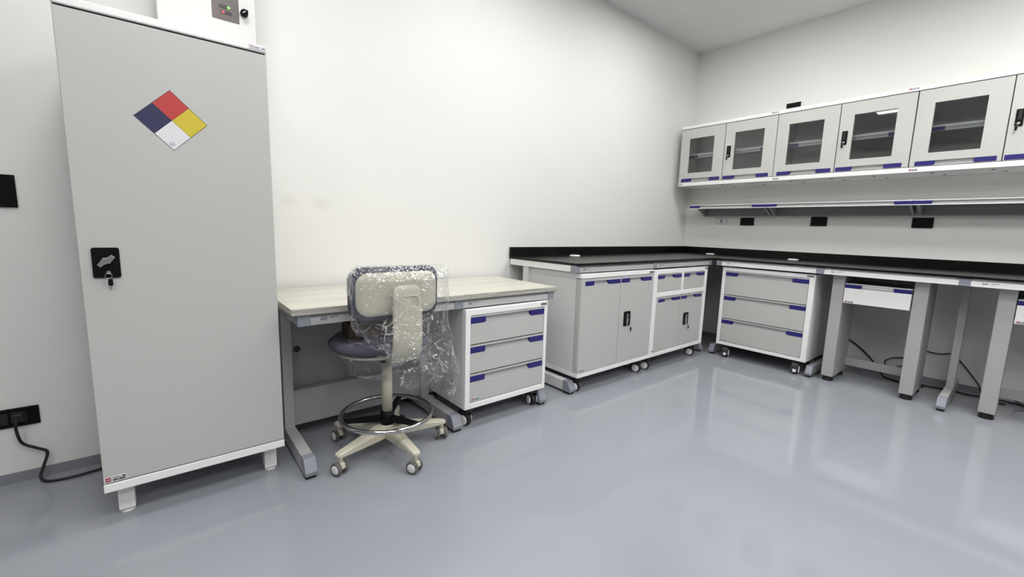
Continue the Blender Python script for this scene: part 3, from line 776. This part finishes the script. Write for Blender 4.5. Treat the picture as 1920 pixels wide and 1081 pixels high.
# ------------------------------------------------------------------ open shelves beneath the cupboards
def shelf(label, y0, W, b0):
    t = thing('wall_shelf', label, 'shelf', (-.245, y0, 0), -PI/2, 'blue-ended wall shelves')
    D = .242
    s = MB(); s.box(0, W, .012, D, 1.404, 1.410, m='white')
    s.box(0, W, .001, .014, 1.404, 1.411, .001, m='white'); s.box(0, W, 0, .014, 1.372, 1.379, .001, m='white')
    s.build('shelf_board', None, t)
    grip(t, 0, W, 1.379, 1.404, 0, .105, .105)
    MB().box(b0, W-.01, D-.010, D, 1.302, 1.404).build('back_plate', 'dkpanel', t)  # plate colour darkened for the shade under the white board
    MB().box(b0, W-.01, D-.022, D-.009, 1.302, 1.308).build('bottom_lip', 'post', t)
    for u in (b0, W-.026):
        MB().prism([(.03, 1.403), (.03, 1.390), (D-.002, 1.300), (D-.002, 1.403)], lambda p, q, s_: (s_, p, q), u, u+.016, bev=.001).build('bracket', 'silver', t)
shelf('short white wall shelf with blue ends nearest the room corner', -.172, .727, .045)
shelf('long white wall shelf with blue ends in the middle of the right wall', -.902, 1.030, .012)
shelf('long white wall shelf with blue ends running past the right edge of the picture', -1.935, 1.030, .012)

# ------------------------------------------------------------------ wall plates
def plate_r(y0, y1, z0, z1, label, m='black'):
    o = MB(); o.box(-.010, -.0005, y1, y0, z0, z1, .002, m=m); o.box(-.0115, -.0095, y1+.012, y0-.012, z0+.012, z1-.012, .001, m=m)
    return tag(o.build('wall_plate', None), label, 'wall plate', 'black blank plates on the right wall')
plate_r(-.601, -.731, 1.211, 1.288, 'black wall plate under the shelf, beside the pale data socket')
plate_r(-1.221, -1.347, 1.214, 1.296, 'black wall plate under the shelf, second from the pale data socket')
plate_r(-1.912, -2.036, 1.208, 1.288, 'black wall plate under the joint of the two long shelves')
plate_r(-.913, -1.030, 2.297, 2.338, 'slim black plate on the wall above the glazed cupboards')
t = thing('data_socket', 'pale grey data socket plate under the short shelf by the corner', 'socket', (0, -.410, 1.252), -PI/2)
s = MB(); s.box(-.058, .058, -.009, -.0005, -.035, .035, .002, m='plate'); s.box(-.048, .048, -.0105, -.008, -.026, .026, .001, m='paper'); fp = s.build('face_plate', None, t)
s = MB(); s.box(-.009, .009, -.0115, -.010, -.009, .009, .001); s.build('socket_port', 'blackm', t, label='small black port')
s = MB(); s.box(-.02, .02, -.011, -.010, .018, .021); s.box(-.008, .008, -.011, -.010, -.024, -.020); s.build('printed_mark', 'greyink', t)
o = MB(); o.box(-5.20, -5.066, -.010, -.0005, 1.138, 1.264, .003, m='black'); o.box(-5.185, -5.081, -.0115, -.009, 1.152, 1.250, .001, m='black')
tag(o.build('wall_plate', None), 'square black wall plate left of the tall cabinet at mid height', 'wall plate')
t = thing('wall_outlet', 'wide black wall outlet low on the wall left of the tall cabinet', 'outlet', (-5.19, 0, .283))
MB().box(-.11, .110, -.010, -.0005, -.040, .039, .003).build('face_plate', 'black', t)
for u in (-.07, 0, .052):
    s = MB(); s.box(u-.022, u+.022, -.0118, -.009, -.024, .024, .001); s.build('socket', 'blackm', t)
c_ = MB()
c_.tube(spline([(-5.138, -.040, .288), (-5.139, -.052, .275), (-5.143, -.046, .245), (-5.135, -.030, .178), (-5.098, -.026, .143), (-5.069, -.026, .116), (-5.082, -.034, .062), (-5.092, -.050, .022), (-5.070, -.075, .0065), (-5.0, -.090, .006), (-4.92, -.080, .006), (-4.80, -.05, .006)], 8), .0055, 8)
pc = c_.build('power_cable', 'rubber'); tag(pc, 'black power cord from low outlet to behind the tall cabinet', 'cable')
MB().box(-5.155, -5.121, -.042, -.012, .270, .304, .005).build('plug', 'rubber', pc)

# cables under the bench
def cable(pts, label, r=.0045):
    o = MB().tube(spline(pts, 8), r, 8).build('power_cable', 'rubber'); return tag(o, label, 'cable')
cable([(-.012, -1.60, .245), (-.02, -1.66, .215), (-.03, -1.738, .160), (-.045, -1.81, .090), (-.09, -1.87, .030), (-.16, -1.92, .006), (-.20, -2.03, .006), (-.19, -2.15, .006)], 'black cable running down the wall behind the grey drawer unit posts', .006)
cable([(-.012, -2.02, .258), (-.02, -2.10, .252), (-.028, -2.19, .248), (-.02, -2.26, .262), (-.03, -2.32, .205), (-.045, -2.37, .143), (-.07, -2.42, .08), (-.12, -2.46, .006), (-.18, -2.56, .006)], 'black cable sagging along the wall behind the slim bench leg')
cable([(-.012, -2.00, .165), (-.03, -1.93, .152), (-.045, -1.885, .118), (-.055, -1.895, .088), (-.05, -1.95, .083), (-.03, -2.01, .118), (-.02, -2.05, .19)], 'black cable loop against the wall between the two grey posts')
cable([(-.10, -2.05, .006), (-.14, -2.16, .006), (-.11, -2.27, .006), (-.13, -2.38, .006), (-.09, -2.52, .006), (-.10, -2.70, .006), (-.05, -2.85, .006)], 'black cable lying on the floor along the right wall', .006)
cable([(-.14, -2.66, .008), (-.16, -2.60, .045), (-.17, -2.64, .075), (-.16, -2.70, .055), (-.14, -2.76, .008)], 'short black cable loop on the floor behind the rightmost post')

# ------------------------------------------------------------------ lab chair
CX, CY = -3.817, -.636
ch = thing('lab_chair', 'beige lab chair with slate grey cushions facing the pale wooden desk', 'chair', (CX, CY, 0))
def cushion(name, outline, prof, fn, m, parent, label=None):
    """loft: outline scaled toward centre per (inset, t); fn maps (p,q,t) -> xyz"""
    tb = bmesh.new(); rings = []
    n = len(outline); L = max(max(abs(p), abs(q)) for p, q in outline)
    for ins, tt in prof:
        ring = []
        for p, q in outline:
            d = math.hypot(p, q); k = max(0.0, 1-ins/d) if ins < 1 else 0.0
            ring.append(tb.verts.new(fn(p*k, q*k, tt)))
        rings.append(ring)
    for A, B in zip(rings, rings[1:]):
        for i in range(n):
            f = tb.faces.new((A[i], A[(i+1) % n], B[(i+1) % n], B[i])); f.smooth = True
    for ring, rev in ((rings[0], True), (rings[-1], False)):
        c = Vector((0, 0, 0))
        for v in ring: c += v.co
        cv = tb.verts.new(c/n)
        for i in range(n):
            f = tb.faces.new((ring[i], ring[(i+1) % n], cv)); f.smooth = True
    bmesh.ops.recalc_face_normals(tb, faces=tb.faces[:])
    mb = MB(); mb._add(tb, None); return mb.build(name, m, parent, label=label)
BU = -.044                                     # the back sits slightly left of the column
curve = lambda p: -.240 + .80*p*p
cushion('back_cushion', rrect(.404, .224, .056, 8), [(.09, .040), (.03, .036), (.010, .028), (0, .010), (0, -.002), (.006, -.012), (.02, -.016), (.09, -.016)],
        lambda p, q, s_: (BU+p, curve(p)+s_, .826+q), 'fabric', ch)
cushion('back_shell', rrect(.364, .180, .052, 8), [(.05, .004), (.001, .002), (0, -.006), (.002, -.0085), (.03, -.0095), (.09, -.0105)],
        lambda p, q, s_: (BU+p, curve(p)-.016+s_, .8265+q), 'beige', ch)
# J-shaped stem, wide strip swept down and forward
st = bmesh.new(); rows = []
path = spline([(-.284, .862), (-.290, .835), (-.296, .76), (-.300, .68), (-.297, .615), (-.280, .566), (-.240, .532), (-.17, .512), (-.09, .505), (-.02, .505)], 6)
n = len(path)
for i, p2 in enumerate(path):
    y, z = p2.x, p2.y
    a = path[max(i-1, 0)]; c_ = path[min(i+1, n-1)]; ty, tz = c_.x-a.x, c_.y-a.y; L = math.hypot(ty, tz); ny, nz = tz/L, -ty/L
    f = i/(n-1); hw = .064 + .004*math.sin(f*PI)
    if f > .55: hw = .068-(f-.55)*.045
    dtop = .862-z
    if f < .3 and dtop < .035: hw *= math.sqrt(max(.02, 1-(1-dtop/.035)**2))*.45+.55
    th = .011
    prof = [(-hw, 0), (-hw+.004, th*.6), (-hw+.014, th), (0, th*1.25), (hw-.014, th), (hw-.004, th*.6), (hw, 0), (hw-.006, -th*.7), (0, -th), (-hw+.006, -th*.7)]
    rows.append([st.verts.new((-.030+.03*max(0, f-.5)*2+u, y+ny*t_, z+nz*t_)) for u, t_ in prof])
k = len(rows[0])
for A, B in zip(rows, rows[1:]):
    for i in range(k):
        ff = st.faces.new((A[i], A[(i+1) % k], B[(i+1) % k], B[i])); ff.smooth = True
st.faces.new(rows[0]); st.faces.new(rows[-1][::-1])
bmesh.ops.recalc_face_normals(st, faces=st.faces[:])
mb = MB(); mb._add(st, None); so = mb.build('back_stem', 'beige', ch)
mb = MB()
ov = [(p*1.0, q) for p, q in rrect(.088, .058, .016, 6)]; oi = [(p, q) for p, q in rrect(.084, .054, .0145, 6)]
tb = bmesh.new(); nO = len(ov)
y0 = -.3080
A = [tb.verts.new((-.030+p, y0, .791+q)) for p, q in ov]; B = [tb.verts.new((-.030+p, y0, .791+q)) for p, q in oi]
A2 = [tb.verts.new((-.030+p, y0+.012, .791+q)) for p, q in ov]; B2 = [tb.verts.new((-.030+p, y0+.012, .791+q)) for p, q in oi]
for i in range(nO):
    j = (i+1) % nO
    tb.faces.new((A[i], A[j], B[j], B[i])); tb.faces.new((A[i], A2[i], A2[j], A[j])); tb.faces.new((B[i], B[j], B2[j], B2[i]))
mb._add(tb, None); mb.build('oval_plate_rim', 'beige', so)
# seat
seat_out = [(-.028+.228*math.copysign(abs(math.cos(a))**.85, math.cos(a)), .015+.215*math.copysign(abs(math.sin(a))**.85, math.sin(a))) for a in [2*PI*i/48 for i in range(48)]]
cushion('seat_cushion', seat_out, [(.10, .540), (.02, .540), (.004, .546), (0, .557), (.004, .569), (.02, .580), (.06, .585), (.15, .583)], lambda p, q, s_: (p, q, s_), 'fabric', ch)
cushion('seat_shell', [(p*.93, q*.93) for p, q in seat_out], [(.13, .500), (.05, .506), (.012, .520), (0, .532), (.10, .533)], lambda p, q, s_: (p, q, s_), 'beige', ch)
MB().cyl((0, 0, .20), (0, 0, .475), .0255, seg=28).build('column', 'cream', ch)
MB().box(-.06, .06, -.09, .07, .474, .508, .006).build('seat_mechanism', 'blackm', ch)
fr_ = MB(); RZ, RR = .190, .217
fr_.tube([(RR*math.cos(2*PI*i/64), RR*math.sin(2*PI*i/64), RZ) for i in range(64)], .0108, 10, closed=True)
fr_.build('foot_ring', 'chrome', ch)
h_ = MB(); h_.cyl((0, 0, .135), (0, 0, .202), .036, .033, 24)
for k_ in range(3):
    a = math.radians(-70 + 120*k_); ca, sa = math.cos(a), math.sin(a)
    h_.prism([(.02, .148), (.02, .182), (RR-.006, .192), (RR+.006, .186), (RR-.004, .176)], lambda p, q, s_: (p*ca-s_*sa, p*sa+s_*ca, q), -.012, .012, bev=.002)
rh = h_.build('ring_hub', 'black', ch)
MB().lathe([(.002, 0), (.012, 0), (.021, .004), (.022, .016), (.018, .022), (.002, .023)], (.052, -.062, .158), 'Y', 18).build('clamp_knob', 'black', rh)
bs = MB(); bs.cyl((0, 0, .078), (0, 0, .138), .050, .042, 28, bev=.004); bs.build('base_hub', 'cream', ch)
arm0 = None; cas0 = None
for k_, dg in enumerate((-160, -87, -14, 57, 127)):
    a = math.radians(dg)
    if arm0 is None:
        tb = bmesh.new(); sec = []
        for r_, hw, zb, zt in ((.03, .032, .080, .135), (.10, .028, .080, .130), (.20, .0225, .082, .1165), (.270, .020, .086, .107), (.290, .017, .088, .103), (.296, .010, .090, .100)):
            sec.append([tb.verts.new((r_, u, z)) for u, z in ((-hw, zb), (-hw*1.02, zb+(zt-zb)*.7), (-hw*.82, zt-.001), (0, zt), (hw*.82, zt-.001), (hw*1.02, zb+(zt-zb)*.7), (hw, zb))])
        for A, B in zip(sec, sec[1:]):
            for i in range(7): tb.faces.new((A[i], A[(i+1) % 7], B[(i+1) % 7], B[i]))
        tb.faces.new(sec[0]); tb.faces.new(sec[-1][::-1]); bmesh.ops.recalc_face_normals(tb, faces=tb.faces[:])
        mb = MB(); mb._add(tb, None); arm0 = mb.build('base_arm', 'cream', ch, rot=(0, 0, a))
        mb = MB(); mb.cyl((0, 0, .050), (0, 0, .082), .0095, seg=14)
        mb.prism([(-.020, .030), (-.016, .046), (-.004, .056), (.012, .056), (.022, .044), (.024, .026), (.014, .012)], lambda p, q, s_: (s_, p, q), -.009, .009, bev=.002)
        cas0 = mb.build('caster', 'cream', ch)
        for s_ in (-1, 1):
            w_ = MB(); w_.lathe([(.006, s_*.0095), (.0235, s_*.0095), (.0268, s_*.0125), (.0268, s_*.0215), (.024, s_*.0245), (.018, s_*.0250), (.006, s_*.0250)], (0, .005, .0268), 'X', 24, m='tire')
            w_.lathe([(.0185, s_*.0245), (.0175, s_*.0262), (.010, s_*.0272), (.001, s_*.0275)], (0, .005, .0268), 'X', 20, m='hub')
            w_.build('wheel', None, cas0)
        cas0.scale = (1.13, 1.13, 1.13)
        cas0.location = (.277*math.cos(a), .277*math.sin(a), 0); cas0.rotation_euler = (0, 0, .45)
    else:
        dup(arm0, ch, None, (0, 0, a)); dup(cas0, ch, (.277*math.cos(a), .277*math.sin(a), 0), (0, 0, (.45, .55, -.35, .9, .2)[k_]))

# small cardboard box on the seat
bx = MB(); bx.box(-3.985, -3.77, -.615, -.50, .5856, .650, .002)
cb = bx.build('cardboard_box', 'card'); tag(cb, 'small brown cardboard box lying on the wrapped chair seat', 'box')
MB().box(-3.90, -3.855, -.6158, -.499, .600, .6506, .0003).build('packing_tape', 'card', cb)

# ------------------------------------------------------------------ clear plastic wrapping
def film(name, label, rings, nu, amp, seed, cap_top=True):
    """rings: list of functions a -> (x,y,z); lofted, then crumpled with ridged noise; given real thickness"""
    tb = bmesh.new(); R = []
    nv = len(rings)
    for j, fn in enumerate(rings):
        ring = []
        for i in range(nu):
            a = 2*PI*i/nu; p = Vector(fn(a)); f = j/(nv-1)
            q = Vector((p.x, p.y, p.z*.55))
            def rg(sc, o): return 1-2*abs(noise.noise(q*sc+Vector((seed, o, 0))))
            d = Vector((math.cos(a), math.sin(a), 0))
            k = amp*(.22+1.1*min(1, f*1.25))
            p += d*k*(noise.noise(p*6+Vector((seed, 0, 0)))*1.0+(rg(11, 1)-.4)*.75+(rg(24, 5)-.4)*.35+noise.noise(p*60)*.10) + Vector((0, 0, 1))*k*.6*(noise.noise(p*14+Vector((5, seed, 0))))
            ring.append(tb.verts.new(p))
        R.append(ring)
    for A, B in zip(R, R[1:]):
        for i in range(nu): tb.faces.new((A[i], A[(i+1) % nu], B[(i+1) % nu], B[i]))
    if cap_top:
        c = Vector((0, 0, 0))
        for v in R[0]: c += v.co
        cv = tb.verts.new(c/nu)
        for i in range(nu): tb.faces.new((R[0][(i+1) % nu], R[0][i], cv))
    mb = MB(); mb._add(tb, None); o = mb.build(name, 'film'); tag(o, label, 'plastic wrap', 'clear plastic wrappings on the chair')
    return o
def se(a, e=.45): return math.copysign(abs(math.cos(a))**e, math.cos(a)), math.copysign(abs(math.sin(a))**e, math.sin(a))
def lerp_tab(a, tab):
    """periodic table of (deg, value) with smooth interpolation"""
    d = math.degrees(a) % 360; tab = sorted(tab); tab = [(tab[-1][0]-360, tab[-1][1])]+tab+[(tab[0][0]+360, tab[0][1])]
    for (d0, v0), (d1, v1) in zip(tab, tab[1:]):
        if d0 <= d <= d1:
            t_ = (d-d0)/(d1-d0); t_ = t_*t_*(3-2*t_); return v0+(v1-v0)*t_
# angle: 0 = right (+x), 90 = towards desk, 180 = left, 270 = towards camera
BOT = [(0, .34), (338, .36), (322, .335), (308, .43), (296, .485), (280, .46), (268, .445), (255, .47), (240, .54), (225, .60), (200, .62), (180, .64), (120, .64), (60, .55), (30, .42)]
BXC, BYC = -3.853, -.880
rings = []
NV = 46
for j in range(NV):
    f = j/(NV-1)
    def fn(a, f=f):
        ca, sa = se(a)
        zb = lerp_tab(a, BOT); z = .943-(.943-zb)*f
        g = (.943-z)
        hx = .190+.020*min(1, g/.03)
        hy = .035+.050*min(1, g/.05)+.05*min(1, max(0, g-.20)/.25)
        low = max(0, .72-z)
        if ca < 0: hx -= min(low, .16)*.50
        else: hx += .012*math.sin(min(1, low/.3)*PI)-max(0, .45-z)*.25
        dg = math.degrees(a)
        k1 = math.exp(-((dg-205)/13)**2)*math.exp(-((z-.925)/.022)**2)*.034; k2 = math.exp(-((dg-330)/13)**2)*math.exp(-((z-.925)/.02)**2)*.022
        return (BXC+ca*hx-k1+k2, BYC-.02*min(1, low/.2)+sa*hy, z+k1*.3)
    rings.append(fn)
film('plastic_wrap', 'clear crumpled plastic bag hanging over the chair back', rings, 168, .022, 3.1)
SB = [(0, .50), (40, .54), (90, .56), (140, .55), (180, .50), (205, .455), (230, .43), (255, .45), (290, .47), (330, .48)]
rings = []
for j in range(22):
    f = j/21
    def fn(a, f=f):
        r = (.12 if f < .1 else .228+.012*math.sin(5*a)) if f < .12 else .232+.018*math.sin(5*a+1)*f-.02*max(0, f-.6)
        if f < .12: r = .10+.13*(f/.12)**.5
        zb = lerp_tab(a, SB); z = .592 if f < .12 else .592-(.592-zb)*((f-.12)/.88)
        return (CX+r*math.cos(a), CY+.012+r*math.sin(a)*.97, z)
    rings.append(fn)
film('plastic_wrap', 'clear crumpled plastic cover wrapped round the chair seat', rings, 110, .012, 7.7, cap_top=False)
